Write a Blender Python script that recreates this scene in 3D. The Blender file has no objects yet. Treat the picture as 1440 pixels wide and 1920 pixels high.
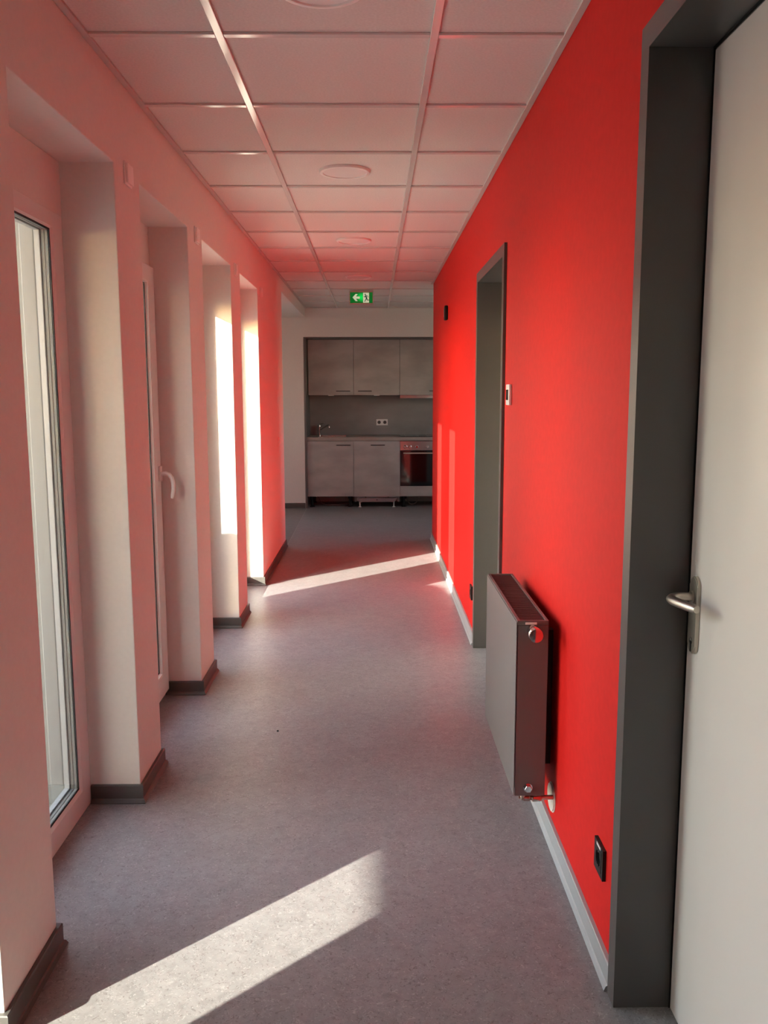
import bpy, bmesh, math
from mathutils import Vector, Matrix

SC = bpy.context.scene
COL = SC.collection
# ------------------------------------------------------------------ camera
cd = bpy.data.cameras.new('camera')
cam = bpy.data.objects.new('camera', cd)
COL.objects.link(cam)
cd.sensor_fit = 'HORIZONTAL'
cd.sensor_width = 36.0
cd.lens = 1619.74 * 36.0 / 1440.0
cd.clip_start = 0.02
cd.clip_end = 200
R_ = Vector((0.99992429, -0.01211967, -0.00212613))
U_ = Vector((0.00377488, 0.13768749, 0.99046853))
F_ = Vector((0.01171141, 0.99040157, -0.13772282))
M = Matrix.Identity(4)
for i in range(3):
    M[i][0], M[i][1], M[i][2] = R_[i], U_[i], -F_[i]
M[0][3], M[1][3], M[2][3] = 0, 0, 1.4595
cam.matrix_world = M
SC.camera = cam

# ------------------------------------------------------------------ sky, sun, exposure
SUN_DIR = Vector((1.0, 0.95, -0.48)).normalized()      # the way the light travels
world = bpy.data.worlds.new('sky')
SC.world = world
world.use_nodes = True
wn = world.node_tree.nodes
bg = wn['Background']
sky = wn.new('ShaderNodeTexSky')
sky.sky_type = 'NISHITA'
sky.sun_disc = False
sky.sun_elevation = math.asin(-SUN_DIR.z)
sky.sun_rotation = math.atan2(-SUN_DIR.x, -SUN_DIR.y)
sky.dust_density = 1.0
sky.air_density = 1.2
sky.ozone_density = 1.0
haze = wn.new('ShaderNodeMix')                         # thin even haze over the whole sky
haze.data_type = 'RGBA'
haze.inputs[0].default_value = 0.65
haze.inputs[7].default_value = (0.74, 0.595, 0.50, 1)
world.node_tree.links.new(sky.outputs[0], haze.inputs[6])
world.node_tree.links.new(haze.outputs[2], bg.inputs[0])
bg.inputs[1].default_value = 2.9
sd = bpy.data.lights.new('sun', 'SUN')
sd.energy = 15.5
sd.angle = math.radians(0.53)
sd.color = (1.0, 0.96, 0.83)
sun = bpy.data.objects.new('sun', sd)
COL.objects.link(sun)
sun.rotation_euler = SUN_DIR.to_track_quat('-Z', 'Y').to_euler()
sun.location = (-6, -4, 6)

SC.view_settings.view_transform = 'Standard'
SC.view_settings.look = 'None'
SC.view_settings.gamma = 1.0
SC.view_settings.use_curve_mapping = False
SC.view_settings.exposure = 1.05
SC.cycles.max_bounces = 16
SC.cycles.diffuse_bounces = 10
SC.cycles.glossy_bounces = 6
SC.cycles.transparent_max_bounces = 16
SC.cycles.use_denoising = True
SC.cycles.caustics_reflective = False
SC.cycles.sample_clamp_indirect = 6.0

# ------------------------------------------------------------------ materials
def mat(name, color, rough=0.6, metal=0.0, spec=0.5, coat=0.0):
    m = bpy.data.materials.new(name)
    m.use_nodes = True
    b = m.node_tree.nodes['Principled BSDF']
    b.inputs['Base Color'].default_value = (*color, 1)
    b.inputs['Roughness'].default_value = rough
    b.inputs['Metallic'].default_value = metal
    b.inputs['Specular IOR Level'].default_value = spec
    b.inputs['Coat Weight'].default_value = coat
    return m

def noisy(m, c1, c2, scale, detail=4, stretch=(1, 1, 1), bump=0.0, lo=0.35, hi=0.65, rough_var=0.0):
    nt = m.node_tree
    b = nt.nodes['Principled BSDF']
    tc = nt.nodes.new('ShaderNodeTexCoord')
    mp = nt.nodes.new('ShaderNodeMapping')
    mp.inputs['Scale'].default_value = stretch
    n = nt.nodes.new('ShaderNodeTexNoise')
    n.inputs['Scale'].default_value = scale
    n.inputs['Detail'].default_value = detail
    r = nt.nodes.new('ShaderNodeValToRGB')
    r.color_ramp.elements[0].position = lo
    r.color_ramp.elements[1].position = hi
    r.color_ramp.elements[0].color = (*c1, 1)
    r.color_ramp.elements[1].color = (*c2, 1)
    nt.links.new(tc.outputs['Object'], mp.inputs[0])
    nt.links.new(mp.outputs[0], n.inputs['Vector'])
    nt.links.new(n.outputs['Fac'], r.inputs[0])
    nt.links.new(r.outputs[0], b.inputs['Base Color'])
    if bump:
        bp = nt.nodes.new('ShaderNodeBump')
        bp.inputs['Strength'].default_value = bump
        bp.inputs['Distance'].default_value = 0.002
        nt.links.new(n.outputs['Fac'], bp.inputs['Height'])
        nt.links.new(bp.outputs[0], b.inputs['Normal'])
    return m

WHITE = noisy(mat('white_wall_paint', (.74, .71, .66), .75, spec=.3), (.73, .70, .655), (.75, .72, .675), 60, bump=.05)
RED = noisy(mat('red_wall_paint', (.64, .013, .010), .62, spec=.2), (.62, .012, .009), (.66, .014, .011), 40, bump=.05)
TILE = noisy(mat('mineral_ceiling_tile', (.72, .70, .66), .85, spec=.2), (.67, .645, .61), (.735, .71, .675), 130, 5, bump=.04)
TEE = mat('white_enamel_grid', (.74, .72, .69), .13, spec=.7)
TRIM = mat('ceiling_edge_angle', (.56, .53, .50), .45)
FRAME = mat('grey_brown_door_frame', (.086, .084, .080), .32, spec=.55)
DOOR = mat('cream_door_leaf', (.77, .74, .68), .32, spec=.5)
GASKET = mat('black_rubber', (.012, .012, .012), .6)
PVC = mat('white_window_plastic', (.78, .76, .73), .28, spec=.5)
SPACER = mat('grey_glazing_spacer', (.26, .26, .24), .45)
LIP = mat('outer_frame_plastic', (.62, .63, .62), .3)
GUIDE = mat('shutter_guide_aluminium', (.32, .325, .31), .4)
RENDERX = noisy(mat('outside_render', (.62, .60, .56), .9), (.58, .56, .52), (.66, .64, .60), 90, bump=.3)
BASEL = mat('dark_grey_baseboard', (.085, .080, .074), .42)
BASER = mat('light_grey_baseboard', (.36, .37, .37), .40)
RAD = mat('grey_metallic_enamel', (.165, .157, .155), .36, metal=.25)
RADD = mat('dark_grey_grille', (.05, .045, .045), .45, metal=.3)
CHROME = mat('chrome', (.75, .74, .72), .10, metal=1.0)
STEEL = mat('brushed_steel', (.56, .52, .45), .38, metal=1.0)
BRASS = mat('nickel_fitting', (.55, .47, .40), .28, metal=1.0)
WPLAST = mat('white_plastic', (.88, .86, .83), .35)
BPLAST = mat('black_plastic', (.010, .0095, .0095), .42, spec=.3)
DARKDISP = mat('dark_display', (.02, .02, .02), .15)
CONC = noisy(mat('concrete_look_laminate', (.3, .27, .25), .45), (.36, .335, .31), (.47, .44, .41), 3.0, 8, (1, 1, 2.2))
CARC = mat('cabinet_carcass', (.16, .145, .135), .5)
SPLASH = noisy(mat('slate_look_splashback', (.2, .19, .18), .5), (.25, .235, .22), (.32, .30, .285), 2.2, 8, (1, 1, 2))
WORK = noisy(mat('worktop_laminate', (.3, .25, .22), .4), (.33, .285, .25), (.40, .345, .30), 14, 5, (.3, 1, 1))
OVEN = mat('oven_steel', (.48, .45, .43), .25, metal=1.0)
OGLASS = mat('black_oven_glass', (.006, .006, .006), .06, spec=.6)
DISHM = mat('dishwasher_rail_metal', (.30, .31, .33), .35, metal=.8)
PAVE = noisy(mat('pavement', (.42, .40, .37), .9), (.36, .345, .32), (.47, .45, .42), 8, 6)
ADDWALL = noisy(mat('added_wall_render', (.55, .52, .48), .9), (.5, .48, .44), (.58, .55, .51), 6, 5)  # for the added walls that block the sun
ADDSCREEN = mat('added_screen_grey', (.20, .21, .22), .6)  # for the added screen, posts and coping
LEAF = noisy(mat('boxwood_leaves', (.05, .1, .03), .7), (.025, .06, .015), (.09, .15, .05), 30, 4, bump=.6)
POT = mat('terracotta_pot', (.34, .15, .09), .8)
DIFF = mat('downlight_diffuser', (.78, .74, .72), .45)
CABLE = mat('grey_cable', (.45, .43, .42), .5)

# floor linoleum: mottled grey with fine flecks
FLOOR = mat('grey_marbled_linoleum', (.27, .26, .265), .40, spec=.42)
def lino(m, base, dark, light, seedloc):
    nt = m.node_tree
    b = nt.nodes['Principled BSDF']
    L = nt.links.new
    tc = nt.nodes.new('ShaderNodeTexCoord')
    mp = nt.nodes.new('ShaderNodeMapping')
    mp.inputs['Location'].default_value = seedloc
    L(tc.outputs['Object'], mp.inputs[0])
    def noise(scale, detail, rough, dist=0.0):
        n = nt.nodes.new('ShaderNodeTexNoise')
        n.inputs['Scale'].default_value = scale
        n.inputs['Detail'].default_value = detail
        n.inputs['Roughness'].default_value = rough
        n.inputs['Distortion'].default_value = dist
        L(mp.outputs[0], n.inputs['Vector'])
        return n
    def ramp(src, p0, p1, c0, c1):
        r = nt.nodes.new('ShaderNodeValToRGB')
        r.color_ramp.elements[0].position = p0
        r.color_ramp.elements[1].position = p1
        r.color_ramp.elements[0].color = (*c0, 1)
        r.color_ramp.elements[1].color = (*c1, 1)
        L(src, r.inputs[0])
        return r
    big = noise(9, 5, .6, .4)
    r1 = ramp(big.outputs['Fac'], .3, .7, [x * .90 for x in base], [x * 1.10 for x in base])
    dk = noise(70, 2, .5, 2.2)
    rd = ramp(dk.outputs['Fac'], .60, .66, (0, 0, 0), (1, 1, 1))
    lt = noise(85, 2, .5, 2.0)
    rl = ramp(lt.outputs['Fac'], .60, .68, (0, 0, 0), (1, 1, 1))
    def mix(fac, a, bcol, amt):
        mx = nt.nodes.new('ShaderNodeMix')
        mx.data_type = 'RGBA'
        mu = nt.nodes.new('ShaderNodeMath')
        mu.operation = 'MULTIPLY'
        mu.inputs[1].default_value = amt
        L(fac, mu.inputs[0])
        L(mu.outputs[0], mx.inputs[0])
        L(a, mx.inputs[6])
        mx.inputs[7].default_value = (*bcol, 1)
        return mx.outputs[2]
    mid = noise(34, 3, .6, 1.0)
    rm = ramp(mid.outputs['Fac'], .45, .68, (0, 0, 0), (1, 1, 1))
    c = mix(rm.outputs[0], r1.outputs[0], [x * .78 for x in base], .8)
    c = mix(rd.outputs[0], c, dark, .6)
    c = mix(rl.outputs[0], c, light, .6)
    L(c, b.inputs['Base Color'])
    bp = nt.nodes.new('ShaderNodeBump')
    bp.inputs['Strength'].default_value = .06
    bp.inputs['Distance'].default_value = .003
    L(big.outputs['Fac'], bp.inputs['Height'])
    L(bp.outputs[0], b.inputs['Normal'])
lino(FLOOR, (.258, .252, .253), (.12, .105, .105), (.42, .40, .40), (0, 0, 0))
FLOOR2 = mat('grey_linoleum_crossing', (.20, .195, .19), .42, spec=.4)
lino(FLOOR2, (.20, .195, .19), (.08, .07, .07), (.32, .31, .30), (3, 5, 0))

# clear glass: mostly transmitted, Fresnel reflection
GLASS = bpy.data.materials.new('clear_window_glass')
GLASS.use_nodes = True
nt = GLASS.node_tree
nt.nodes.remove(nt.nodes['Principled BSDF'])
tr = nt.nodes.new('ShaderNodeBsdfTransparent')
tr.inputs[0].default_value = (.98, .98, .975, 1)
gl = nt.nodes.new('ShaderNodeBsdfGlossy')
gl.inputs['Roughness'].default_value = .0
lw = nt.nodes.new('ShaderNodeLayerWeight')          # Schlick reflectance, the same from both sides
lw.inputs[0].default_value = .5
pw_ = nt.nodes.new('ShaderNodeMath'); pw_.operation = 'POWER'
pw_.inputs[1].default_value = 5.0
fr = nt.nodes.new('ShaderNodeMath'); fr.operation = 'MULTIPLY_ADD'
fr.inputs[1].default_value = .90
fr.inputs[2].default_value = .022
nt.links.new(lw.outputs['Facing'], pw_.inputs[0])
nt.links.new(pw_.outputs[0], fr.inputs[0])
mx = nt.nodes.new('ShaderNodeMixShader')
nt.links.new(fr.outputs[0], mx.inputs[0])
nt.links.new(tr.outputs[0], mx.inputs[1])
nt.links.new(gl.outputs[0], mx.inputs[2])
nt.links.new(mx.outputs[0], nt.nodes['Material Output'].inputs[0])

def emis(name, color, strength):
    m = mat(name, color, .3)
    b = m.node_tree.nodes['Principled BSDF']
    b.inputs['Emission Color'].default_value = (*color, 1)
    b.inputs['Emission Strength'].default_value = strength
    return m
SIGNG = emis('sign_green', (.0, .12, .02), .35)
# the lamp behind the green panel sits off-centre, so the glow is stronger there
nt = SIGNG.node_tree
b = nt.nodes['Principled BSDF']
tc = nt.nodes.new('ShaderNodeTexCoord')
vm = nt.nodes.new('ShaderNodeVectorMath'); vm.operation = 'DISTANCE'
vm.inputs[1].default_value = (0.0, 0, -.065)
mr = nt.nodes.new('ShaderNodeMapRange')
mr.inputs['From Min'].default_value = 0.0
mr.inputs['From Max'].default_value = .05
mr.inputs['To Min'].default_value = 1.0
mr.inputs['To Max'].default_value = .12
nt.links.new(tc.outputs['Object'], vm.inputs[0])
nt.links.new(vm.outputs['Value'], mr.inputs['Value'])
nt.links.new(mr.outputs[0], b.inputs['Emission Strength'])
b.inputs['Emission Color'].default_value = (.0, .42, .05, 1)
SIGNW = emis('sign_white', (.62, .75, .52), .28)
SIGND = emis('sign_figure_green', (.0, .10, .05), .12)

# ------------------------------------------------------------------ mesh helpers
class MB:
    def __init__(self):
        self.bm = bmesh.new()
    def box(self, x0, x1, y0, y1, z0, z1, bev=0.0, seg=1):
        bm = self.bm
        v = [bm.verts.new((x, y, z)) for x in (x0, x1) for y in (y0, y1) for z in (z0, z1)]
        fs = [bm.faces.new([v[i] for i in q]) for q in
              ((0, 1, 3, 2), (4, 6, 7, 5), (0, 4, 5, 1), (2, 3, 7, 6), (0, 2, 6, 4), (1, 5, 7, 3))]
        if bev > 0:
            es = list({e for f in fs for e in f.edges})
            bmesh.ops.bevel(bm, geom=es, offset=bev, segments=seg, affect='EDGES', profile=.5)
        return self
    def prism(self, pts, axis, a0, a1):
        """extrude a 2-D polygon along an axis; pts are the other two coordinates in xyz order"""
        bm = self.bm
        def P(p, a):
            if axis == 'x': return (a, p[0], p[1])
            if axis == 'y': return (p[0], a, p[1])
            return (p[0], p[1], a)
        lo = [bm.verts.new(P(p, a0)) for p in pts]
        hi = [bm.verts.new(P(p, a1)) for p in pts]
        bm.faces.new(lo)
        bm.faces.new(hi[::-1])
        n = len(pts)
        for i in range(n):
            bm.faces.new((lo[i], lo[(i + 1) % n], hi[(i + 1) % n], hi[i]))
        return self
    def ring(self, axis, a0, a1, o, i):
        """rectangular frame: o/i = (lo1, hi1, lo2, hi2) outer and inner rectangles"""
        bm = self.bm
        def P(p, a):
            if axis == 'x': return (a, p[0], p[1])
            if axis == 'y': return (p[0], a, p[1])
            return (p[0], p[1], a)
        def rect(r): return [(r[0], r[2]), (r[1], r[2]), (r[1], r[3]), (r[0], r[3])]
        vs = [[bm.verts.new(P(p, a)) for p in rect(r)] for r in (o, i) for a in (a0, a1)]
        o0, o1, i0, i1 = vs
        for k in range(4):
            j = (k + 1) % 4
            bm.faces.new((o0[k], o0[j], i0[j], i0[k]))
            bm.faces.new((o1[k], i1[k], i1[j], o1[j]))
            bm.faces.new((o0[k], o1[k], o1[j], o0[j]))
            bm.faces.new((i0[k], i0[j], i1[j], i1[k]))
        return self
    def ring2(self, axis, a0, a1, o, i0r, i1r):
        """like ring, but the inner rectangle differs at a0 and a1 (chamfered bead)"""
        bm = self.bm
        def P(p, a):
            if axis == 'x': return (a, p[0], p[1])
            if axis == 'y': return (p[0], a, p[1])
            return (p[0], p[1], a)
        def rect(r): return [(r[0], r[2]), (r[1], r[2]), (r[1], r[3]), (r[0], r[3])]
        o0 = [bm.verts.new(P(p, a0)) for p in rect(o)]
        o1 = [bm.verts.new(P(p, a1)) for p in rect(o)]
        i0 = [bm.verts.new(P(p, a0)) for p in rect(i0r)]
        i1 = [bm.verts.new(P(p, a1)) for p in rect(i1r)]
        for k in range(4):
            j = (k + 1) % 4
            bm.faces.new((o0[k], o0[j], i0[j], i0[k]))
            bm.faces.new((o1[k], i1[k], i1[j], o1[j]))
            bm.faces.new((o0[k], o1[k], o1[j], o0[j]))
            bm.faces.new((i0[k], i0[j], i1[j], i1[k]))
        return self
    def lathe(self, prof, c, axis, n=24):
        """prof: list of (radius, distance along axis)"""
        bm = self.bm
        ax = {'x': 0, 'y': 1, 'z': 2}[axis]
        u, w = [k for k in range(3) if k != ax]
        rows = []
        for r, a in prof:
            if r < 1e-6:
                p = list(c); p[ax] += a
                rows.append([bm.verts.new(p)])
                continue
            row = []
            for k in range(n):
                t = 2 * math.pi * k / n
                p = list(c); p[ax] += a
                p[u] += r * math.cos(t); p[w] += r * math.sin(t)
                row.append(bm.verts.new(p))
            rows.append(row)
        for A, B in zip(rows, rows[1:]):
            if len(A) == 1 and len(B) == 1: continue
            for k in range(n):
                j = (k + 1) % n
                if len(A) == 1: bm.faces.new((A[0], B[k], B[j]))
                elif len(B) == 1: bm.faces.new((A[k], A[j], B[0]))
                else: bm.faces.new((A[k], A[j], B[j], B[k]))
        return self
    def tube(self, pts, r, n=10, cap=True, flat=None):
        bm = self.bm
        pts = [Vector(p) for p in pts]
        rr = r if isinstance(r, (list, tuple)) else [r] * len(pts)
        rings = []
        prev = None
        for k, p in enumerate(pts):
            t = (pts[min(k + 1, len(pts) - 1)] - pts[max(k - 1, 0)]).normalized()
            if prev is None:
                a = Vector((0, 0, 1)) if abs(t.z) < .9 else Vector((1, 0, 0))
                u = t.cross(a).normalized()
            else:
                u = (prev - t * prev.dot(t)).normalized()
            prev = u
            w = t.cross(u)
            rings.append([bm.verts.new(p + (u * math.cos(2 * math.pi * q / n) * (flat or 1) + w * math.sin(2 * math.pi * q / n)) * rr[k]) for q in range(n)])
        for A, B in zip(rings, rings[1:]):
            for q in range(n):
                j = (q + 1) % n
                bm.faces.new((A[q], A[j], B[j], B[q]))
        if cap:
            bm.faces.new(rings[0][::-1])
            bm.faces.new(rings[-1])
        return self
    def sweep(self, path, prof, side):
        """baseboard: prof = [(distance from wall, z)...] closed; path in plan; side=+1 left of travel"""
        bm = self.bm
        P = [Vector((p[0], p[1])) for p in path]
        rows = []
        for k in range(len(P)):
            def nrm(a, b):
                d = (b - a).normalized()
                return Vector((-d.y, d.x)) * side
            if k == 0: m = nrm(P[0], P[1])
            elif k == len(P) - 1: m = nrm(P[-2], P[-1])
            else:
                n1, n2 = nrm(P[k - 1], P[k]), nrm(P[k], P[k + 1])
                m = (n1 + n2) / (1 + n1.dot(n2))
            rows.append([bm.verts.new((P[k].x + m.x * d, P[k].y + m.y * d, z)) for d, z in prof])
        n = len(prof)
        for A, B in zip(rows, rows[1:]):
            for q in range(n):
                j = (q + 1) % n
                bm.faces.new((A[q], A[j], B[j], B[q]))
        bm.faces.new(rows[0]); bm.faces.new(rows[-1][::-1])
        return self
    def build(self, name, m, parent=None, smooth=None, local=None):
        bm = self.bm
        bmesh.ops.recalc_face_normals(bm, faces=bm.faces[:])
        if local is not None:
            bmesh.ops.translate(bm, verts=bm.verts[:], vec=-Vector(local))
        me = bpy.data.meshes.new(name)
        bm.to_mesh(me); bm.free()
        me.materials.append(m)
        if smooth is not None:
            for p in me.polygons: p.use_smooth = True
            me.set_sharp_from_angle(angle=math.radians(smooth))
        o = bpy.data.objects.new(name, me)
        COL.objects.link(o)
        if parent is not None:
            o.parent = parent
            if local is None:
                o.matrix_parent_inverse = Matrix.Translation(-parent.location)
        elif local is not None:
            o.location = local
        return o

def thing(name, label, cat, loc, group=None):
    o = bpy.data.objects.new(name, None)
    COL.objects.link(o)
    o.location = loc
    o.empty_display_size = .1
    o['label'] = label; o['category'] = cat
    if group: o['group'] = group
    return o
def tag(o, label, cat, group=None):
    o['label'] = label; o['category'] = cat
    if group: o['group'] = group
    return o
def struct(o, label=None, cat=None):
    o['kind'] = 'structure'
    if label: o['label'] = label
    if cat: o['category'] = cat
    return o
def empty_struct(name, loc, label=None, cat=None):
    o = bpy.data.objects.new(name, None)
    COL.objects.link(o)
    o.location = loc
    o.empty_display_size = .1
    return struct(o, label, cat)

def cut_wall(name, m, box, holes, bev=.003):
    o = MB().box(*box).build(name, m)
    cuts = []
    for h in holes:
        c = MB().box(*h).build('cutter', m)
        md = o.modifiers.new('b', 'BOOLEAN')
        md.operation = 'DIFFERENCE'; md.solver = 'EXACT'; md.object = c
        cuts.append(c)
    if bev:
        md = o.modifiers.new('v', 'BEVEL')
        md.width = bev; md.segments = 2; md.limit_method = 'ANGLE'; md.angle_limit = math.radians(60)
    dg = bpy.context.evaluated_depsgraph_get()
    me = bpy.data.meshes.new_from_object(o.evaluated_get(dg))
    me.name = name
    o.modifiers.clear()
    old = o.data
    o.data = me
    bpy.data.meshes.remove(old)
    for c in cuts:
        d = c.data
        bpy.data.objects.remove(c)
        bpy.data.meshes.remove(d)
    return o

# ================================================================== dimensions (metres; y runs down the corridor)
XL, XR = -.842, .580
XW = -1.02                                  # inner face of the windows
XO = -1.28                                  # outer face of the outside wall
ZT = 2.484                                  # underside of the ceiling grid
OPEN = [(1.04, 1.795), (2.12, 2.95), (3.257, 4.07), (4.40, 5.265), (5.62, 6.46)]
ZOP = 2.203
YE = 10.88                                  # end wall
Y5 = 8.13                                   # start of the crossing passage

# ------------------------------------------------------------------ structure
holes = [(XO - .1, XL + .1, a, b_, -.1, ZOP) for a, b_ in OPEN]
holes.append((XO - .1, XL + .1, Y5, YE + .3, -.1, 2.37))
wl = struct(cut_wall('wall_left', WHITE, (XO, XL, -2.0, YE, -.02, 2.60), holes), 'white wall with a row of tall window recesses on the left', 'wall')
D1 = (.92, 1.875, 2.158)                    # doorway near: y0, y1, top
D2 = (3.895, 4.80, 2.045)
holes = [(XR - .1, XR + .4, d[0] - .01, d[1] + .01, -.1, d[2] + .01) for d in (D1, D2)]
wr = struct(cut_wall('wall_right', RED, (XR, XR + .24, -2.0, 8.50, -.02, 2.60), holes), 'bright red wall along the right side of the corridor', 'wall')
struct(MB().box(XO, XR + .3, -2.12, -2.0, -.02, 2.60).build('wall_back', WHITE), 'white wall behind the viewer', 'wall')
struct(cut_wall('wall_end', WHITE, (-2.6, 2.3, YE, YE + .12, -.02, 2.60), [(-.866, 1.60, YE - .2, YE + .5, -.2, 2.134)], 0), 'white wall over and beside the kitchen niche at the end', 'wall')
struct(MB().box(-.90, 1.64, 11.54, 11.66, -.02, 2.60).build('wall_niche', WHITE), 'white wall at the back of the kitchen niche', 'wall')
struct(MB().box(1.60, 1.70, YE + .12, 11.54, -.02, 2.60).build('wall_niche_right', WHITE))
struct(MB().box(-.966, -.866, YE + .12, 11.54, -.02, 2.60).build('wall_niche_left', WHITE))
struct(MB().box(-.866, 1.60, YE + .121, 11.539, 2.40, 2.60).build('ceiling_niche', WHITE))
struct(MB().box(XR + .24, 2.2, 8.36, 8.50, -.02, 2.60).build('wall_side_room', WHITE))
struct(cut_wall('wall_far_right', WHITE, (2.2, 2.3, 8.36, YE, -.02, 2.60), [(2.1, 2.4, 8.75, 9.65, 1.1, 2.1)], 0))
struct(cut_wall('wall_passage_end', WHITE, (-2.6, -2.5, Y5 - .1, YE, -.02, 2.60), [(-2.7, -2.4, 9.2, 9.95, .6, 2.1)], 0))
struct(MB().box(-2.5, XO - .001, Y5 - .1, Y5, -.02, 2.60).build('wall_passage_side', WHITE))
struct(MB().box(-2.5, XO - .001, Y5, YE, 2.45, 2.60).build('ceiling_passage', WHITE))

fl = struct(MB().box(XO + .16, 2.3, -2.0, 11.54, -.12, 0).build('floor', FLOOR), 'grey marbled linoleum floor of the corridor', 'floor')
# the crossing passage has its own sheet of linoleum, laid a hair higher, with a welded seam
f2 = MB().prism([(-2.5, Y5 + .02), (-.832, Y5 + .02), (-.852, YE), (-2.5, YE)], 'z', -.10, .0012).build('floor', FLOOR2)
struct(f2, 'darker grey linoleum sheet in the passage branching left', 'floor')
MB().prism([(-.834, Y5 + .02), (-.830, Y5 + .02), (-.850, YE), (-.854, YE)], 'z', .0005, .0018).build('welding_seam', BASER, fl)
MB().box(-2.5, XO + .16, Y5, Y5 + .02, -.1, 0).build('floor_edge', FLOOR2, fl)

# ------------------------------------------------------------------ ceiling with tiles
cl = struct(MB().box(-1.28, 2.3, -2.0, 11.54, 2.60, 2.70).build('ceiling', WHITE), 'suspended ceiling of square tiles in a white grid', 'ceiling')
PT = .625
GX = [XL, -.4435, .1815, XR]                # grid lines in the corridor
GXW = [XL, -.4435, .1815, .8065, 1.4315, 2.0565, 2.2]
Y0 = 2.683
rowsY = [Y0 + PT * j for j in range(-8, 14)]
tile_mesh = {}
def tile(x0, x1, y0, y1):
    k = (round(x1 - x0, 4), round(y1 - y0, 4))
    if k not in tile_mesh:
        o = MB().box(0, k[0], 0, k[1], 0, .016, .0015).build('ceiling_tile', TILE, cl)
        tile_mesh[k] = o.data
    else:
        o = bpy.data.objects.new('ceiling_tile', tile_mesh[k])
        COL.objects.link(o)
        o.parent = cl
    o.location = (x0, y0, ZT + .0085)
for j in range(len(rowsY)):
    ya = rowsY[j]
    yb = ya + PT
    if ya < -1.95: continue
    yb = min(yb, YE)
    if yb - ya < .05: continue
    wide = yb > 8.6
    gx = GXW if wide else GX
    for x0, x1 in zip(gx, gx[1:]):
        tile(x0 + .002, x1 - .002, ya + .002, yb - .002)
hw = .012
for x in (GX[1], GX[2]):
    MB().box(x - hw, x + hw, -1.95, YE - .02, ZT, ZT + .0082, .0012).box(x - .003, x + .003, -1.95, YE - .02, ZT + .008, ZT + .04).build('main_runner', TEE, cl)
    # the joint between two runner lengths
for x in (GXW[3], GXW[4], GXW[5]):
    MB().box(x - hw, x + hw, 8.50, YE - .02, ZT, ZT + .0082, .0012).build('main_runner', TEE, cl)
for j, y in enumerate(rowsY):
    if y < -1.9 or y > YE - .1: continue
    gx = GXW if y > 8.5 else GX
    for k, (x0, x1) in enumerate(zip(gx, gx[1:])):
        a = x0 + (hw + .0004 if k else .021)
        c = x1 - (hw + .0004 if k < len(gx) - 2 else .021)
        if c - a < .05: continue
        MB().box(a, c, y - hw, y + hw, ZT + .0006, ZT + .0083, .0012).build('cross_tee', TEE, cl)
MB().box(XL + .0005, XL + .022, -1.95, YE - .001, ZT - .001, ZT + .0082, .001).build('edge_angle', TRIM, cl)
MB().box(XR - .022, XR - .0005, -1.95, 8.522, ZT - .001, ZT + .0082, .001).box(XR - .022, 2.2, 8.5005, 8.522, ZT - .001, ZT + .0082, .001).build('edge_angle', TRIM, cl)
MB().box(XL + .022, 2.2, YE - .022, YE - .0005, ZT - .001, ZT + .0082, .001).build('edge_angle', TRIM, cl)

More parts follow.
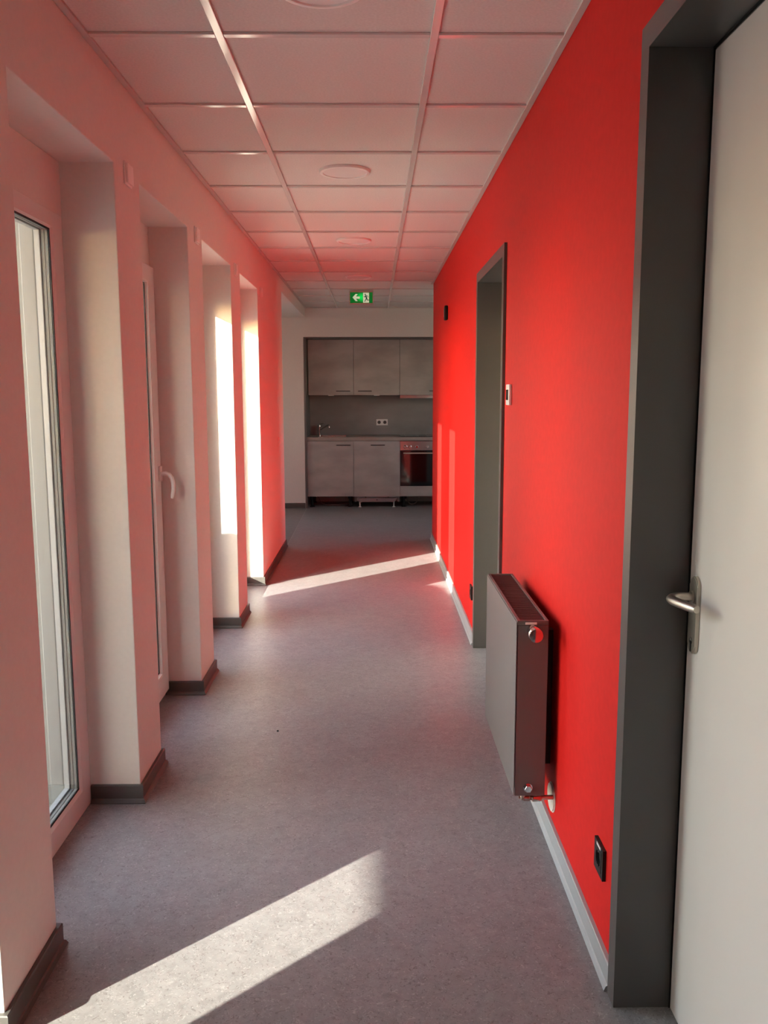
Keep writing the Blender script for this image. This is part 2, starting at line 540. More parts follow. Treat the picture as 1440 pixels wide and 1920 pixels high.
# ------------------------------------------------------------------ windows
WN = [0]
def window(ya, yb, sash, side=.078):
    WN[0] += 1
    ym = (ya + yb) / 2
    w = empty_struct('window_%d' % WN[0], (XW, ym, 0))
    ya, yb = ya + .002, yb - .002
    zt = 2.03
    # flush box for the roller shutter over the frame
    MB().box(XW - .10, XW + .001, ya, yb, zt, ZOP - .002, .001).build('shutter_box', WHITE, w)
    fs, fb, ft = side, .075, .040
    MB().ring('x', XW - .034, XW, (ya, yb, 0.002, zt), (ya + fs, yb - fs, fb, zt - ft)).build('window_frame', PVC, w)
    iy0, iy1, iz0, iz1 = ya + fs, yb - fs, fb, zt - ft
    xg = XW - .007
    if sash:
        so = (ya + .018, yb - .018, .035, zt - .012)
        si = (ya + .118, yb - .118, .135, zt - .080)
        s = MB().ring('x', XW + .0005, XW + .022, so, si).build('sash', PVC, w)
        iy0, iy1, iz0, iz1 = si
        MB().ring('x', XW - .05, XW + .0003, (iy0 - .05, iy1 + .05, iz0 - .05, iz1 + .05), si).build('sash_core', PVC, w)
        xb = XW + .021
        xg = XW + .006
    else:
        xb = XW + .002
    bw = .028 if not sash else .016
    # glazing bead, chamfered towards the pane
    MB().ring2('x', xg + .002, xb, (iy0, iy1, iz0, iz1),
               (iy0 + bw, iy1 - bw, iz0 + bw * .9, iz1 - bw * .6),
               (iy0 + .010, iy1 - .010, iz0 + .009, iz1 - .008)).build('glazing_bead', PVC, w)
    gy = (iy0 + bw, iy1 - bw, iz0 + bw * .9, iz1 - bw * .6)
    MB().ring('x', xg + .0003, xg + .0035, (gy[0] - .002, gy[1] + .002, gy[2] - .002, gy[3] + .002), (gy[0] + .0045, gy[1] - .0045, gy[2] + .0045, gy[3] - .0045)).build('gasket', GASKET, w)
    for k in range(2):                          # triple glazing: two spacer frames, three panes
        x1 = xg - .0025 - k * .0115
        MB().ring('x', x1 - .0085, x1, (gy[0] - .002, gy[1] + .002, gy[2] - .002, gy[3] + .002), (gy[0] + .002, gy[1] - .002, gy[2] + .002, gy[3] - .002)).build('glazing_spacer', SPACER, w)
    for k in range(3):
        xp = xg - k * .0115
        MB().box(xp - .002, xp, gy[0] - .001, gy[1] + .001, gy[2] - .001, gy[3] + .001).build('pane', GLASS, w)
    MB().ring('x', xg - .0275, xg - .0255, (gy[0] - .002, gy[1] + .002, gy[2] - .002, gy[3] + .002), (gy[0] + .0035, gy[1] - .0035, gy[2] + .0035, gy[3] - .0035)).build('gasket', GASKET, w)
    # outer lip of the frame and the shutter guide rails beyond
    MB().ring('x', xg - .045, xg - .028, (ya, yb, .002, zt), (gy[0] + .005, gy[1] - .005, gy[2] + .006, gy[3] - .005)).build('outer_lip', LIP, w)
    for y0_, y1_ in ((ya, gy[0] + .004), (gy[1] - .004, yb)):
        MB().box(XW - .100, XW - .0535, y0_, y1_, 0.03, zt - .01, .003).build('shutter_guide', GUIDE, w)
    for y0_, y1_ in ((ya, gy[0] - .008), (gy[1] + .008, yb)):
        MB().box(XW - .155, XW - .1005, y0_, y1_, 0.03, zt - .01, .003).build('guide_cover', SPACER, w)
    MB().box(XO - .03, XW - .082, ya - .001, yb + .001, .004, .030, .002).build('outer_sill', DISHM, w)
    if sash:
        yh = yb - .050; zh = 1.085
        xh = XW + .022
        MB().box(xh, xh + .011, yh - .016, yh + .016, zh - .036, zh + .036, .004, 2).build('handle_rosette', PVC, w, smooth=40)
        pts = [(xh + .008, yh, zh), (xh + .030, yh, zh + .001), (xh + .046, yh, zh - .004), (xh + .058, yh, zh - .020),
               (xh + .064, yh, zh - .045), (xh + .064, yh, zh - .075), (xh + .058, yh, zh - .105), (xh + .055, yh, zh - .116)]
        MB().tube(pts, [.009, .0092, .010, .0105, .0105, .010, .009, .0065], 12).build('window_handle', PVC, w, smooth=50)
    # a light portal: tells the renderer where daylight comes in, gives off nothing itself
    pl = bpy.data.lights.new('portal', 'AREA')
    pl.shape = 'RECTANGLE'
    pl.size = yb - ya; pl.size_y = zt
    pl.cycles.is_portal = True
    po = bpy.data.objects.new('daylight_portal', pl)
    COL.objects.link(po)
    po.location = (XO - .01, ym, zt / 2)
    po.rotation_euler = (math.radians(90), 0, math.radians(-90))
    return w
for k, (a, b_) in enumerate(OPEN):
    window(a, b_, k == 2, .046 if k > 2 else .078)

def added_window(name, x, y0_, y1_, z0_, z1_, out):  # unseen windows, added to lighten the far end
    w = empty_struct(name, (x, (y0_ + y1_) / 2, z0_))
    MB().ring('x', x - .035, x + .035, (y0_, y1_, z0_, z1_), (y0_ + .07, y1_ - .07, z0_ + .07, z1_ - .07)).build('window_frame', PVC, w)
    MB().box(x - .003, x + .003, y0_ + .065, y1_ - .065, z0_ + .065, z1_ - .065).build('pane', GLASS, w)
    pl = bpy.data.lights.new('portal', 'AREA')
    pl.shape = 'RECTANGLE'
    pl.size = y1_ - y0_; pl.size_y = z1_ - z0_
    pl.cycles.is_portal = True
    po = bpy.data.objects.new('daylight_portal', pl)
    COL.objects.link(po)
    po.location = (x + .12 * out, (y0_ + y1_) / 2, (z0_ + z1_) / 2)
    po.rotation_euler = (math.radians(90), 0, math.radians(-90 if out < 0 else 90))
added_window('window_6', -2.55, 9.2, 9.95, .6, 2.1, -1)  # added in the passage to lighten its wall and the kitchen
added_window('window_7', 2.25, 8.75, 9.65, 1.1, 2.1, 1)  # added in the side room to light the kitchen from the right

# ------------------------------------------------------------------ baseboards
def prof(t, h):
    return [(.0, .0005), (t + .008, .0005), (t + .009, .003), (t + .004, .014), (t, .017), (t, h - .003), (t - .002, h), (.0, h)]
PL = prof(.012, .066)
edges = [(-1.99, OPEN[0][0])] + [(OPEN[k][1], OPEN[k + 1][0]) for k in range(4)] + [(OPEN[4][1], Y5)]
for y0_, y1_ in edges:
    xw = XW + .003
    path = [(xw, y0_), (XL, y0_), (XL, y1_), (xw, y1_)]
    if y1_ == Y5: path = [(xw, y0_), (XL, y0_), (XL, y1_), (XO, y1_)]
    if y0_ < -1.9: path = path[1:]
    struct(MB().sweep(path, PL, -1).build('baseboard_left', BASEL))
struct(MB().sweep([(-2.5, YE), (-.868, YE)], PL, -1).build('baseboard_end', BASEL))
PR = prof(.012, .070)
for y0_, y1_ in ((D1[1] + .056, D2[0] - .056), (D2[1] + .056, None), (-1.99, D1[0] - .056)):
    path = [(XR, y0_), (XR, y1_)] if y1_ else [(XR, y0_), (XR, 8.5), (2.2, 8.5)]
    struct(MB().sweep(path, PR, 1).build('baseboard_right', BASER))

# ------------------------------------------------------------------ door frames and doors on the right
def doorway(name, D, xleaf, label):
    y0_, y1_, zt = D
    t = empty_struct(name, (XR, (y0_ + y1_) / 2, 0), label, 'door')
    f = .052
    xf = XR - .013
    def U(x0, x1, yi0, yi1, zi, w):
        """an upside-down U: two posts and a head in one bent sheet"""
        m = MB()
        pts = [(yi0 - w, .001), (yi0 - w, zi + w), (yi1 + w, zi + w), (yi1 + w, .001), (yi1, .001), (yi1, zi), (yi0, zi), (yi0, .001)]
        bm = m.bm
        lo = [bm.verts.new((x0, p[0], p[1])) for p in pts]
        hi = [bm.verts.new((x1, p[0], p[1])) for p in pts]
        for k in range(8):
            j = (k + 1) % 8
            bm.faces.new((lo[k], lo[j], hi[j], hi[k]))
        for q in ((0, 1, 6, 7), (1, 2, 5, 6), (2, 3, 4, 5)):
            bm.faces.new([lo[i] for i in q]); bm.faces.new([hi[i] for i in q])
        bmesh.ops.bevel(bm, geom=[e for e in bm.edges if len(e.link_faces) == 2 and e.calc_face_angle(0) > .8 and abs(e.verts[0].co.x - e.verts[1].co.x) < 1e-6 and abs(e.verts[0].co.x - x0) < 1e-6], offset=.002, segments=2, affect='EDGES')
        return m
    U(xf, XR + .001, y0_, y1_, zt, f).build('frame_face', FRAME, t)
    U(XR + .001, xleaf + .004, y0_ , y1_, zt, .0095).build('frame_lining', FRAME, t)
    U(xleaf - .001, xleaf + .004, y0_ + .0032, y1_ - .0032, zt - .0032, .003).build('rebate_gasket', GASKET, t)
    U(xleaf + .004, xleaf + .05, y0_ + .0075, y1_ - .0075, zt - .0075, .0165).build('frame_rebate', FRAME, t)
    return t
d1 = doorway('door_1', D1, .700, 'cream door leaf set deep in a grey steel frame, nearest on the right')
d2 = doorway('door_2', D2, .760, 'grey steel doorway in the middle of the red wall')
lf = MB().box(.700, .742, D1[0] + .012, D1[1] - .0085, .006, D1[2] - .0085, .002, 2).build('door_leaf', DOOR, d1)
lf['label'] = 'cream door leaf'
MB().box(.762, .802, D2[0] + .012, D2[1] - .0085, .006, D2[2] - .0085, .002, 2).build('door_leaf', DOOR, d2)
def lever(t, xs, yc, zc):
    # long plate with rounded ends
    pts = []
    w2, h0, h1 = .0215, zc - .127, zc + .045
    for k in range(13):
        a = math.pi * k / 12
        pts.append((yc + w2 * math.cos(a), h1 - w2 + w2 * math.sin(a)))
    for k in range(13):
        a = math.pi + math.pi * k / 12
        pts.append((yc + w2 * math.cos(a), h0 + w2 + w2 * math.sin(a)))
    pm = MB().prism(pts, 'x', xs - .009, xs - .0002)
    bm = pm.bm
    bmesh.ops.bevel(bm, geom=[e for e in bm.edges if abs(e.verts[0].co.x - (xs - .009)) < 1e-6 and abs(e.verts[1].co.x - (xs - .009)) < 1e-6], offset=.0025, segments=2, affect='EDGES')
    pl = pm.build('handle_plate', STEEL, t, smooth=40)
    zk = zc - .098
    MB().lathe([(.0075, -.0005), (.0075, .0005), (0, .0005)], (xs - .0093, yc, zk), 'x', 18).box(xs - .0098, xs - .0088, yc - .004, yc + .004, zk - .024, zk).build('keyhole', GASKET, t)
    hp = [(xs - .006, yc, zc), (xs - .030, yc, zc), (xs - .044, yc - .001, zc), (xs - .056, yc - .007, zc), (xs - .063, yc - .018, zc),
          (xs - .064, yc - .034, zc), (xs - .060, yc - .055, zc), (xs - .053, yc - .080, zc), (xs - .045, yc - .104, zc), (xs - .042, yc - .112, zc)]
    MB().tube(hp, [.0095, .0095, .0098, .010, .0102, .0102, .010, .0098, .0095, .008], 14).build('lever_handle', STEEL, t, smooth=50)
    MB().lathe([(.0135, -.004), (.0135, .0), (.010, .001)], (xs - .010, yc, zc), 'x', 20).build('handle_collar', STEEL, t, smooth=40)
lever(d1, .700, 1.822, 1.018)

# ------------------------------------------------------------------ radiator
ry0, ry1, rx0, rx1, rz0, rz1 = 2.600, 3.300, .441, .541, .182, .757
rad = thing('radiator', 'grey flat-front panel radiator hung low on the red wall', 'radiator', (.49, 2.95, rz0))
MB().box(rx0, rx0 + .0025, ry0 - .001, ry1 + .001, rz0, rz1 - .006, .001, 2).build('front_panel', RAD, rad)
MB().box(rx0 + .006, rx0 + .020, ry0 + .012, ry1 - .012, rz0 + .02, rz1 - .03).build('heating_panel', RAD, rad)
MB().box(rx1 - .015, rx1, ry0 + .012, ry1 - .012, rz0 + .02, rz1 - .03, .003).build('heating_panel', RAD, rad)
for ya_, yb_ in ((ry0, ry0 + .0015), (ry1 - .0015, ry1)):
    m_ = MB()
    m_.box(rx0 + .0045, rx1, ya_, yb_, rz0, rz1 - .016, .0006)
    m_.build('side_panel', RAD, rad)
gm = MB().ring('z', rz1 - .015, rz1 - .001, (rx0 + .003, rx1, ry0 - .001, ry1 + .001), (rx0 + .012, rx1 - .008, ry0 + .008, ry1 - .008))
gm.build('top_rim', RAD, rad)
n = 36
gm = MB()
for k in range(n):
    y = ry0 + .016 + (ry1 - ry0 - .032) * k / (n - 1)
    gm.box(rx0 + .012, rx1 - .008, y - .0055, y + .0055, rz1 - .009, rz1 - .005)
g_ = gm.box(rx0 + .012, rx1 - .008, ry0 + .008, ry1 - .008, rz1 - .0145, rz1 - .010).build('top_grille', RADD, rad)
# wall brackets
for y in (ry0 + .12, ry1 - .12):
    MB().box(rx1 + .0005, XR - .0008, y - .015, y + .015, rz0 + .06, rz1 - .06, .001).build('wall_bracket', RADD, rad)
# thermostat knob
kz, kx = rz1 - .030, .490
MB().box(kx - .022, kx + .014, ry0 - .004, ry0 - .0005, rz1 - .013, rz1 - .006, .0005).build('valve_tab', WPLAST, rad)
MB().lathe([(.0, 0), (.016, -.0), (.0175, -.004), (.0175, -.020), (.014, -.022), (.014, -.026), (.020, -.029), (.0225, -.036), (.0225, -.064), (.0205, -.071), (.0, -.074)], (kx, ry0 - .0006, kz), 'y', 28).build('thermostat_knob', CHROME, rad, smooth=35)
for k in range(14):
    a = 2 * math.pi * k / 14
    pass
# blanking plug at the bottom
px_, pz_ = .487, rz0 + .028
MB().lathe([(.0, 0), (.0145, 0), (.0145, -.003), (.0, -.003)], (px_, ry0 - .0006, pz_), 'y', 24).lathe([(.0, -.003), (.0125, -.003), (.0125, -.013), (.011, -.0145), (0, -.0145)], (px_, ry0 - .0006, pz_), 'y', 6).build('blanking_plug', CHROME, rad, smooth=25)
# valve block and pipe to the wall
vz = rz0 - .0165
yv = ry0 + .022
MB().lathe([(.0, -.064), (.0045, -.064), (.0045, -.058), (.0085, -.056), (.0085, -.050), (.0115, -.049), (.0115, -.030), (.0085, -.027), (.0085, -.022), (.0135, -.020), (.0135, .004), (.0095, .010), (.0095, .0)], (.526, yv, vz), 'x', 16).build('valve', BRASS, rad, smooth=35)
MB().lathe([(.010, 0), (.010, .018), (.0075, .018)], (.476, yv, vz + .002), 'z', 12).lathe([(.010, 0), (.010, .018), (.0075, .018)], (.516, yv, vz + .002), 'z', 12).build('valve_union', BRASS, rad, smooth=35)
MB().tube([(.532, yv, vz), (XR - .0072, yv, vz)], .0075, 12).build('supply_pipe', BRASS, rad, smooth=40)
# white cover plate where the pipes enter the wall: an oval disc
pts = []
for k in range(32):
    a = 2 * math.pi * k / 32
    pts.append((ry0 + .062 + .052 * math.cos(a), .147 + .048 * math.sin(a)))
pm = MB().prism(pts, 'x', XR - .007, XR - .0008)
bmesh.ops.bevel(pm.bm, geom=[e for e in pm.bm.edges if abs(e.verts[0].co.x - (XR - .007)) < 1e-6 and abs(e.verts[1].co.x - (XR - .007)) < 1e-6], offset=.004, segments=2, affect='EDGES')
pm.build('pipe_cover', WPLAST, rad, smooth=40)['label'] = 'white oval pipe cover'

# ------------------------------------------------------------------ sockets, switches and small boxes on the walls
def socket(yc, zc, label, window_):
    t = thing('wall_socket', label, 'socket', (XR, yc, zc), 'black sockets on the red wall')
    s = .0405
    fm = MB().ring('x', XR - .0095, XR - .0004, (yc - s, yc + s, zc - s, zc + s), (yc - .0275, yc + .0275, zc - .0275, zc + .0275))
    fm.build('cover_frame', BPLAST, t)
    MB().ring('x', XR - .0105, XR - .002, (yc - .0272, yc + .0272, zc - .0272, zc + .0272), (yc - .0205, yc + .0205, zc - .0205, zc + .0205)).build('socket_insert', BPLAST, t)
    MB().lathe([(.0205 * 1.38, .0), (.0205, .0), (.0198, .0085), (.0, .0085)], (XR - .0104, yc, zc), 'x', 24).build('socket_well', GASKET, t, smooth=40)
    for dz in (-.0205, .0165):
        MB().box(XR - .0107, XR - .003, yc - .003, yc + .003, zc + dz, zc + dz + .004).build('earth_clip', CHROME, t)
    if window_:
        MB().box(XR - .0100, XR - .0094, yc - .018, yc + .018, zc + .0295, zc + .0365).build('label_window', WPLAST, t)
    return t
socket(2.060, .277, 'black wall socket low beside the cream door', True)
socket(5.005, .282, 'black wall socket low beyond the middle doorway', False)

th = thing('room_thermostat', 'white wall thermostat with a dark display near the middle doorway', 'thermostat', (XR, 3.685, 1.447))
MB().box(XR - .013, XR - .0004, 3.645, 3.730, 1.403, 1.490, .003, 2).build('housing', WPLAST, th, smooth=40)
MB().box(XR - .0138, XR - .0128, 3.660, 3.722, 1.424, 1.468, .0003).build('display', DARKDISP, th)
dv = thing('wall_detector', 'small dark box high on the far end of the red wall', 'detector', (XR, 6.86, 2.07))
MB().box(XR - .027, XR - .0004, 6.83, 6.91, 2.012, 2.122, .008, 3).build('housing', BPLAST, dv, smooth=40)
MB().box(XR - .0285, XR - .0268, 6.845, 6.895, 2.035, 2.095, .0005).build('lens_window', DARKDISP, dv)

place = ['on the first pier from the camera', 'on the second pier from the camera', 'on the third pier from the camera', 'above the light switch, furthest away']
for k, (y0_, y1_) in enumerate(((3.062, 3.142), (4.222, 4.302), (5.392, 5.472), (6.60, 6.68))):
    z0_, z1_ = 2.160, 2.236
    t = thing('blank_cover', 'square white shutter control box ' + place[k], 'wall box', (XL, (y0_ + y1_) / 2, 2.198), 'white boxes high on the left wall')
    MB().box(XL + .0004, XL + .006, y0_, y1_, z0_, z1_, .002, 2).build('back_frame', WPLAST, t, smooth=40)
    MB().box(XL + .006, XL + .014, y0_ + .006, y1_ - .006, z0_ + .006, z1_ - .006, .002, 2).build('cover_plate', WPLAST, t, smooth=40)
sw = thing('light_switch', 'white light switch near the far edge of the last pier', 'switch', (XL, 7.66, 1.02))
MB().box(XL + .0004, XL + .009, 7.62, 7.70, .985, 1.065, .002, 2).build('cover_frame', WPLAST, sw, smooth=40)
MB().prism([(XL + .009, .997), (XL + .0115, .997), (XL + .0140, 1.053), (XL + .009, 1.053)], 'y', 7.632, 7.688).build('rocker', WPLAST, sw)

# ------------------------------------------------------------------ ceiling downlights
lab = ['first round white downlight, cut by the top of the picture', 'second round white downlight in the ceiling from the camera', 'third round white downlight in the ceiling from the camera', 'fourth round white downlight, just before the exit sign']
for k, y in enumerate((2.375, 4.255, 6.135, 8.02)):
    t = thing('ceiling_downlight', lab[k], 'ceiling lamp', (-.131, y, ZT), 'round downlights down the corridor')
    zb = ZT + .0083
    MB().lathe([(.120, 0), (.1205, -.004), (.117, -.0115), (.110, -.0135), (.1035, -.0125), (.102, -.0075)], (-.131, y, zb), 'z', 48).build('trim_ring', WPLAST, t, smooth=40)
    MB().lathe([(.1025, -.0078), (.09, -.0088), (.0, -.0095)], (-.131, y, zb), 'z', 48).build('diffuser', DIFF, t, smooth=60)

# ------------------------------------------------------------------ exit sign
ys = 9.05
xs0, xs1, zs0, zs1 = -.243, .003, 2.348, 2.481
cx = (xs0 + xs1) / 2
sg = thing('exit_sign', 'lit green emergency exit sign with a left arrow under the ceiling', 'sign', (cx, ys, ZT))
MB().box(cx - .075, cx + .075, ys + .01, ys + .045, zs1, ZT - .0002, .001).build('ceiling_mount', TRIM, sg)
MB().box(xs0, xs1, ys + .004, ys + .05, zs0, zs1 - .0002, .003).ring('y', ys, ys + .0045, (xs0, xs1, zs0, zs1 - .0002), (xs0 + .008, xs1 - .008, zs0 + .012, zs1 - .014)).build('housing', TRIM, sg)
pw, ph = (xs1 - xs0 - .016), (zs1 - zs0 - .026)
px0, pz1 = xs0 + .008, zs1 - .014
MB().box(px0, px0 + pw, ys + .002, ys + .0039, pz1 - ph, pz1).build('panel', SIGNG, sg, local=(cx, ys, ZT))
def SP(u, v):                                # fractions of the green panel
    return (px0 + pw * (u - 295) / 740.0, pz1 - ph * (v - 320) / 335.0)
arrow = [(375, 478), (478, 368), (548, 372), (490, 448), (612, 450), (612, 518), (490, 520), (548, 592), (478, 592)]
MB().prism([SP(*p) for p in arrow], 'y', ys + .0008, ys + .0019).build('arrow', SIGNW, sg)
MB().prism([SP(*p) for p in [(722, 332), (918, 332), (918, 645), (722, 645)]], 'y', ys + .0010, ys + .0019).build('doorway_panel', SIGNW, sg)
fig = MB()
def limb(a, b_, w, d):
    a = Vector(SP(*a)); b_ = Vector(SP(*b_))
    t = (b_ - a).normalized()
    nn = Vector((-t.y, t.x)) * w
    e = t * w * .6
    P = [a - e + nn, b_ + e + nn, b_ + e - nn, a - e - nn]
    fig.prism([(p.x, p.y) for p in P], 'y', ys + .0003 + d, ys + .0009)
k_ = pw / 740.0
fig.lathe([(21 * k_, .0004), (21 * k_, -.0004), (0, -.0004)], (SP(795, 384)[0], ys + .0006, SP(795, 384)[1]), 'y', 16)
limb((808, 425), (838, 505), 22 * k_, 0)          # trunk
limb((838, 505), (800, 560), 13 * k_, .0001)      # front thigh
limb((800, 560), (775, 612), 11 * k_, .0002)      # front shank
limb((840, 505), (862, 558), 13 * k_, .0003)      # rear thigh
limb((862, 558), (945, 560), 11 * k_, .0001)      # rear shank
limb((815, 428), (872, 432), 9 * k_, .0002)       # rear arm
limb((872, 432), (895, 470), 8 * k_, .0003)
limb((800, 430), (770, 468), 9 * k_, .0001)       # front arm
limb((770, 468), (748, 450), 8 * k_, .0002)
fig.build('running_figure', SIGND, sg)

# ------------------------------------------------------------------ kitchen at the end
YB, YU, YN = 10.93, 11.17, 11.54
frm = thing('cabinet_side_panel', 'tall dark panel framing the left side and top of the kitchen units', 'panel', (-.85, YB, 0))
MB().box(-.864, -.843, YE + .004, 11.538, .001, 2.133, .001).build('side_board', CARC, frm)
MB().box(-.8425, 1.598, YE + .02, 11.538, 2.138 - .016, 2.133, .001).build('top_board', CARC, frm)

def bar_handle(parent, x0, x1, y, z, thin=.0045):
    m = MB().box(x0, x1, y - .026, y - .019, z - thin, z + thin, .0012)
    m.box(x0 + .012, x0 + .020, y - .0195, y - .0002, z - .003, z + .003)
    m.box(x1 - .020, x1 - .012, y - .0195, y - .0002, z - .003, z + .003)
    return m.build('handle', BPLAST, parent)
ZU0, ZU1 = 1.420, 2.120
for (x0, x1, hx, lb) in ((-.835, -.2535, (-.478, -.297), 'left grey wall cabinet above the sink'),
                         (-.2525, .3365, (-.196, -.022), 'middle grey wall cabinet above the double socket'),
                         (.3375, .928, (.715, .90), 'right grey wall cabinet above the slim extractor')):
    t = thing('wall_cabinet', lb, 'cabinet', ((x0 + x1) / 2, YU, ZU0), 'grey wall cabinets')
    z0_ = ZU0
    MB().box(x0, x1, YU + .020, 11.515, z0_ + (.045 if x0 > 0 else .004), ZU1, .001).build('body', CARC, t)
    dr = MB().box(x0 + .0015, x1 - .0015, YU, YU + .019, z0_, ZU1 - .002, .001).build('door', CONC, t)
    bar_handle(dr, hx[0], hx[1], YU, 1.470)
    if x0 < 0:
        xm = (x0 + x1) / 2
        l = MB().box(xm - .036, xm + .036, YU + .022, YU + .072, z0_ - .010, z0_ + .0035, .001).build('under_cabinet_lamp', WPLAST, t)
hd = thing('extractor_hood', 'slim steel extractor under the right wall cabinet', 'extractor hood', (.63, YU, 1.38))
MB().box(.340, .926, YU - .004, YU + .016, 1.377, 1.417, .002).build('front_strip', OVEN, hd)
MB().box(.342, .924, YU + .0205, 11.51, 1.377, 1.464, .002).build('body', OVEN, hd)

sp = MB().box(-.8425, 1.598, 11.518, 11.5385, .895, 2.12).build('splashback', SPLASH)
tag(sp, 'grey slate-look splashback between worktop and wall cabinets', 'splashback')
wt = cut_wall('worktop', WORK, (-.8425, 1.598, YB - .008, 11.517, .850, .892), [(-.69, -.35, 11.02, 11.42, .80, .95)], .001)
tag(wt, 'light brown edged worktop across the kitchen units', 'worktop')
sk = thing('sink', 'shallow steel sink let into the left of the worktop', 'sink', (-.52, 11.22, .893))
SINKM = mat('sink_steel', (.70, .69, .67), .22, metal=1.0)
MB().ring('z', .8923, .8955, (-.705, -.335, 11.005, 11.435), (-.685, -.355, 11.025, 11.415)).build('rim', SINKM, sk)
bm_ = MB()
bm_.box(-.685, -.683, 11.025, 11.415, .855, .8923).box(-.357, -.355, 11.025, 11.415, .855, .8923)
bm_.box(-.683, -.357, 11.025, 11.027, .855, .8923).box(-.683, -.357, 11.413, 11.415, .855, .8923).box(-.685, -.355, 11.025, 11.415, .853, .855)
bm_.build('basin', SINKM, sk)
tp = thing('mixer_tap', 'chrome mixer tap standing behind the sink', 'tap', (-.715, 11.455, .892))
MB().lathe([(.0, 0), (.026, 0), (.026, .006), (.020, .012), (.019, .10), (.021, .105), (.021, .128), (.016, .138), (.0, .14)], (-.715, 11.455, .8926), 'z', 24).build('tap_body', CHROME, tp, smooth=40)
MB().tube([(-.71, 11.45, .955), (-.67, 11.425, .99), (-.60, 11.385, 1.025), (-.588, 11.378, 1.026), (-.583, 11.375, 1.015), (-.582, 11.375, .995)], .0115, 12).build('spout', CHROME, tp, smooth=50)
MB().tube([(-.715, 11.455, 1.028), (-.702, 11.44, 1.040), (-.66, 11.40, 1.052)], [.008, .007, .005], 10).build('tap_lever', CHROME, tp, smooth=50)
hb = thing('ceramic_hob', 'flat black ceramic hob on the worktop above the oven', 'hob', (.63, 11.2, .893))
MB().box(.345, .915, 10.98, 11.48, .8925, .8975, .001).build('glass_plate', OGLASS, hb)
for x, y in ((.49, 11.10), (.77, 11.10), (.49, 11.36), (.77, 11.36)):
    MB().lathe([(.090, 0), (.090, .0003), (.084, .0003), (.084, 0)], (x, y, .8976), 'z', 32).build('cooking_zone', DISHM, hb)
so = thing('double_socket', 'white double socket on the splashback', 'socket', (.112, 11.518, 1.06))
MB().box(.036, .188, 11.509, 11.5178, 1.020, 1.101, .002).build('cover_frame', WPLAST, so)
for x in (.074, .150):
    MB().box(x - .033, x + .033, 11.507, 11.5092, 1.0275, 1.0935, .001).build('socket_insert', WPLAST, so)
    MB().lathe([(.022, -.0003), (.0205, -.0003), (.020, -.0009), (.0, -.0009)], (x, 11.507, 1.0605), 'y', 24).build('socket_well', BASEL, so)

ZB0, ZB1 = .141, .845
c1 = thing('base_cabinet', 'grey base cabinet under the sink with open plinth', 'cabinet', (-.545, YB, 0))
MB().box(-.842, -.2545, YB + .020, 11.50, ZB0 + .004, .7, .001).box(-.842, -.2545, YB + .020, YB + .06, .7, .849).build('body', CARC, c1)
dr = MB().box(-.8405, -.2555, YB, YB + .019, ZB0, ZB1, .001).build('door', CONC, c1)
bar_handle(dr, -.470, -.290, YB, .795)
def leg(parent, x, y):
    return MB().lathe([(.0, 0), (.032, 0), (.032, .008), (.018, .014), (.018, .095), (.030, .105), (.030, ZB0 + .003), (0, ZB0 + .003)], (x, y, .001), 'z', 16).build('leg', BPLAST, parent, smooth=40)
for x, y in ((-.79, YB + .08), (-.30, YB + .08), (-.79, 11.44), (-.30, 11.44)): leg(c1, x, y)

dw = thing('dishwasher', 'built-in dishwasher with grey laminate door and bare metal base', 'dishwasher', (.04, YB, 0))
MB().box(-.2515, .3325, YB + .021, 11.48, .125, .846, .001).build('body', DISHM, dw)
dr = MB().box(-.2525, .3335, YB, YB + .019, ZB0, ZB1, .001).build('door', CONC, dw)
bar_handle(dr, -.037, .142, YB, .795)
# the bare base: a metal tray with sloping ends and a bolt
MB().prism([(-.215, .136), (-.19, .118), (.27, .118), (.295, .136), (.295, .105), (.262, .070), (-.182, .070), (-.215, .105)], 'y', YB + .006, YB + .020).build('base_rail', DISHM, dw)
for x in (-.105, .185):
    MB().lathe([(.0, -.012), (.012, -.012), (.012, 0)], (x, YB + .0055, .127), 'y', 12).build('rail_clip', CARC, dw)
MB().lathe([(.0, -.003), (.007, -.003), (.007, 0)], (.04, YB + .0055, .095), 'y', 12).build('rail_bolt', BPLAST, dw)
for x in (-.245, .30):
    MB().box(x, x + .028, YB + .022, YB + .05, .07, .123).build('hinge_bracket', CARC, dw)
for x in (-.178, .255):
    MB().lathe([(.0, 0), (.020, 0), (.020, .004), (.007, .010), (.007, .072), (.0, .072)], (x, YB + .035, .001), 'z', 14).build('foot', WPLAST, dw, smooth=40)
for x in (-.178, .255):
    MB().lathe([(.0, 0), (.020, 0), (.020, .004), (.007, .010), (.007, .124), (.0, .124)], (x, 11.42, .001), 'z', 14).build('foot', WPLAST, dw, smooth=40)

ov = thing('oven', 'built-in oven with steel control panel and black glass door', 'oven', (.63, YB, 0))
MB().box(.337, .928, YB + .022, 11.49, ZB0 + .004, .848, .001).build('body', CARC, ov)
cp = MB().box(.336, .929, YB, YB + .021, .726, .844, .002).build('control_panel', OVEN, ov)
for x, big in ((.402, 1), (.458, 1), (.548, 0), (.681, 0), (.771, 1), (.827, 1)):
    r = .023 if big else .020
    MB().lathe([(r, 0), (r, -.004), (r * .82, -.006), (r * .78, -.026), (r * .7, -.029), (0, -.029)], (x, YB - .0003, .770), 'y', 24).build('knob', CHROME if not big else OVEN, cp, smooth=35)
od = MB().box(.336, .929, YB - .004, YB + .021, .274, .722, .002).build('door', OGLASS, ov)
MB().box(.375, .890, YB - .052, YB - .036, .684, .702, .004, 2).box(.400, .418, YB - .037, YB - .0042, .686, .700).box(.848, .866, YB - .037, YB - .0042, .686, .700).build('handle', STEEL, od)
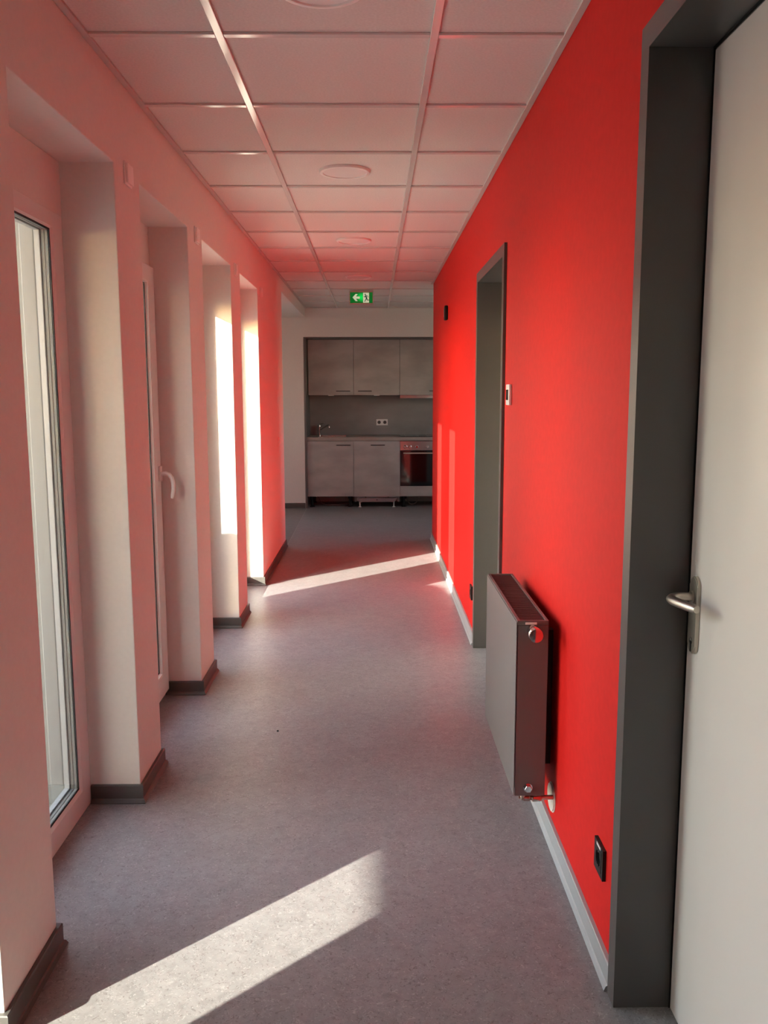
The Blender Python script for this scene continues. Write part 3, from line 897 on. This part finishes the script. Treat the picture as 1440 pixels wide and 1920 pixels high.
MB().box(.336, .929, YB, YB + .021, ZB0, .270, .001).build('drawer_front', CONC, ov)
for x, y in ((.385, YB + .08), (.88, YB + .08), (.385, 11.44), (.88, 11.44)): leg(ov, x, y)
c4 = thing('base_cabinet', 'grey base cabinet right of the oven, behind the red wall corner', 'cabinet', (1.26, YB, 0))
MB().box(.932, 1.596, YB + .020, 11.50, ZB0 + .004, .849, .001).build('body', CARC, c4)
dr = MB().box(.9335, 1.5945, YB, YB + .019, ZB0, ZB1, .001).build('door', CONC, c4)
bar_handle(dr, 1.0, 1.18, YB, .795)
for x, y in ((.98, YB + .08), (1.55, YB + .08), (.98, 11.44), (1.55, 11.44)): leg(c4, x, y)

def cable(name_label, pts):
    o = MB().tube(pts, .006, 8).build('power_cable', CABLE, smooth=60)
    tag(o, name_label, 'cable')
def curve(P, n=8):
    out = []
    P = [Vector(p) for p in P]
    for i in range(len(P) - 1):
        p0, p1, p2, p3 = P[max(i - 1, 0)], P[i], P[i + 1], P[min(i + 2, len(P) - 1)]
        for k in range(n):
            t = k / n
            out.append(.5 * ((2 * p1) + (p2 - p0) * t + (2 * p0 - 5 * p1 + 4 * p2 - p3) * t * t + (3 * p1 - p0 - 3 * p2 + p3) * t ** 3))
    out.append(P[-1])
    return out
cable('grey cable lying on the floor under the sink cabinet', curve([(-.74, 11.40, .10), (-.70, 11.3, .03), (-.62, 11.18, .0072), (-.50, 11.16, .0072), (-.38, 11.22, .0072), (-.30, 11.34, .0072)]))
cable('grey cable hanging in a loop under the oven', curve([(.44, 11.30, .128), (.43, 11.26, .07), (.47, 11.22, .012), (.53, 11.21, .012), (.58, 11.25, .06), (.60, 11.32, .128)]))

cr = MB().lathe([(.0, .0003), (.0040, .0003), (.0048, .002), (.0036, .0042), (.0, .0046)], (-.421, 3.592, 0), 'z', 9).build('crumb', GASKET, smooth=60)
tag(cr, 'tiny black crumb lying on the grey floor mid corridor', 'crumb')

# ------------------------------------------------------------------ outside the windows: ground and added sun blockers
gr = struct(MB().box(-16, XO - .001, -14, 16, -.30, -.06).build('ground_outside', PAVE))
sh = empty_struct('added_yard_wall', (-4.15, -1.5, -.06))  # unseen wall added to keep the sun off the nearer windows
MB().box(-4.24, -4.06, -1.05, 1.35, -.06, 5.6, .004).build('added_wall_panel', ADDWALL, sh)
MB().box(-4.22, -4.06, -4.6, -1.052, -.06, 1.30, .004).build('added_low_wall', ADDWALL, sh)  # added to cut light coming off the sunlit ground
MB().box(-4.16, -4.06, -4.6, -1.052, 1.985, 5.6, .004).build('added_screen_panel', ADDSCREEN, sh)  # added screen; its lower edge ends the near sun patch
for y in (-4.5, -2.8):
    MB().box(-4.26, -4.162, y - .05, y + .05, -.06, 5.55).build('post', ADDSCREEN, sh)
bw_ = empty_struct('added_garden_wall', (-4.3, 7.85, -.06))  # unseen wall added to keep direct sun out of the passage window
MB().box(-4.40, -4.25, 6.75, 9.2, -.06, 3.4, .004).build('added_wall_panel', ADDWALL, bw_)
MB().box(-4.43, -4.22, 6.72, 9.23, 3.4005, 3.45, .004).build('coping', ADDSCREEN, bw_)
tpz = thing('added_topiary', 'unseen round boxwood in a clay pot, added outside to block low sun', 'plant', (-2.28, 3.76, -.06))
MB().lathe([(.0, 0), (.20, 0), (.27, .33), (.29, .33), (.29, .38), (.26, .38), (.25, .34), (.0, .33)], (-2.28, 3.76, -.059), 'z', 24).build('pot', POT, tpz, smooth=40)  # pot and bush are added to shade the foot of one window
bb = MB()
bmesh.ops.create_icosphere(bb.bm, subdivisions=5, radius=.50, matrix=Matrix.Translation((-2.28, 3.76, .80)))
import random
random.seed(3)
for v in bb.bm.verts:
    d = v.co - Vector((-2.28, 3.76, .80))
    v.co += d.normalized() * random.uniform(-.012, .012)
bb.build('foliage', LEAF, tpz)
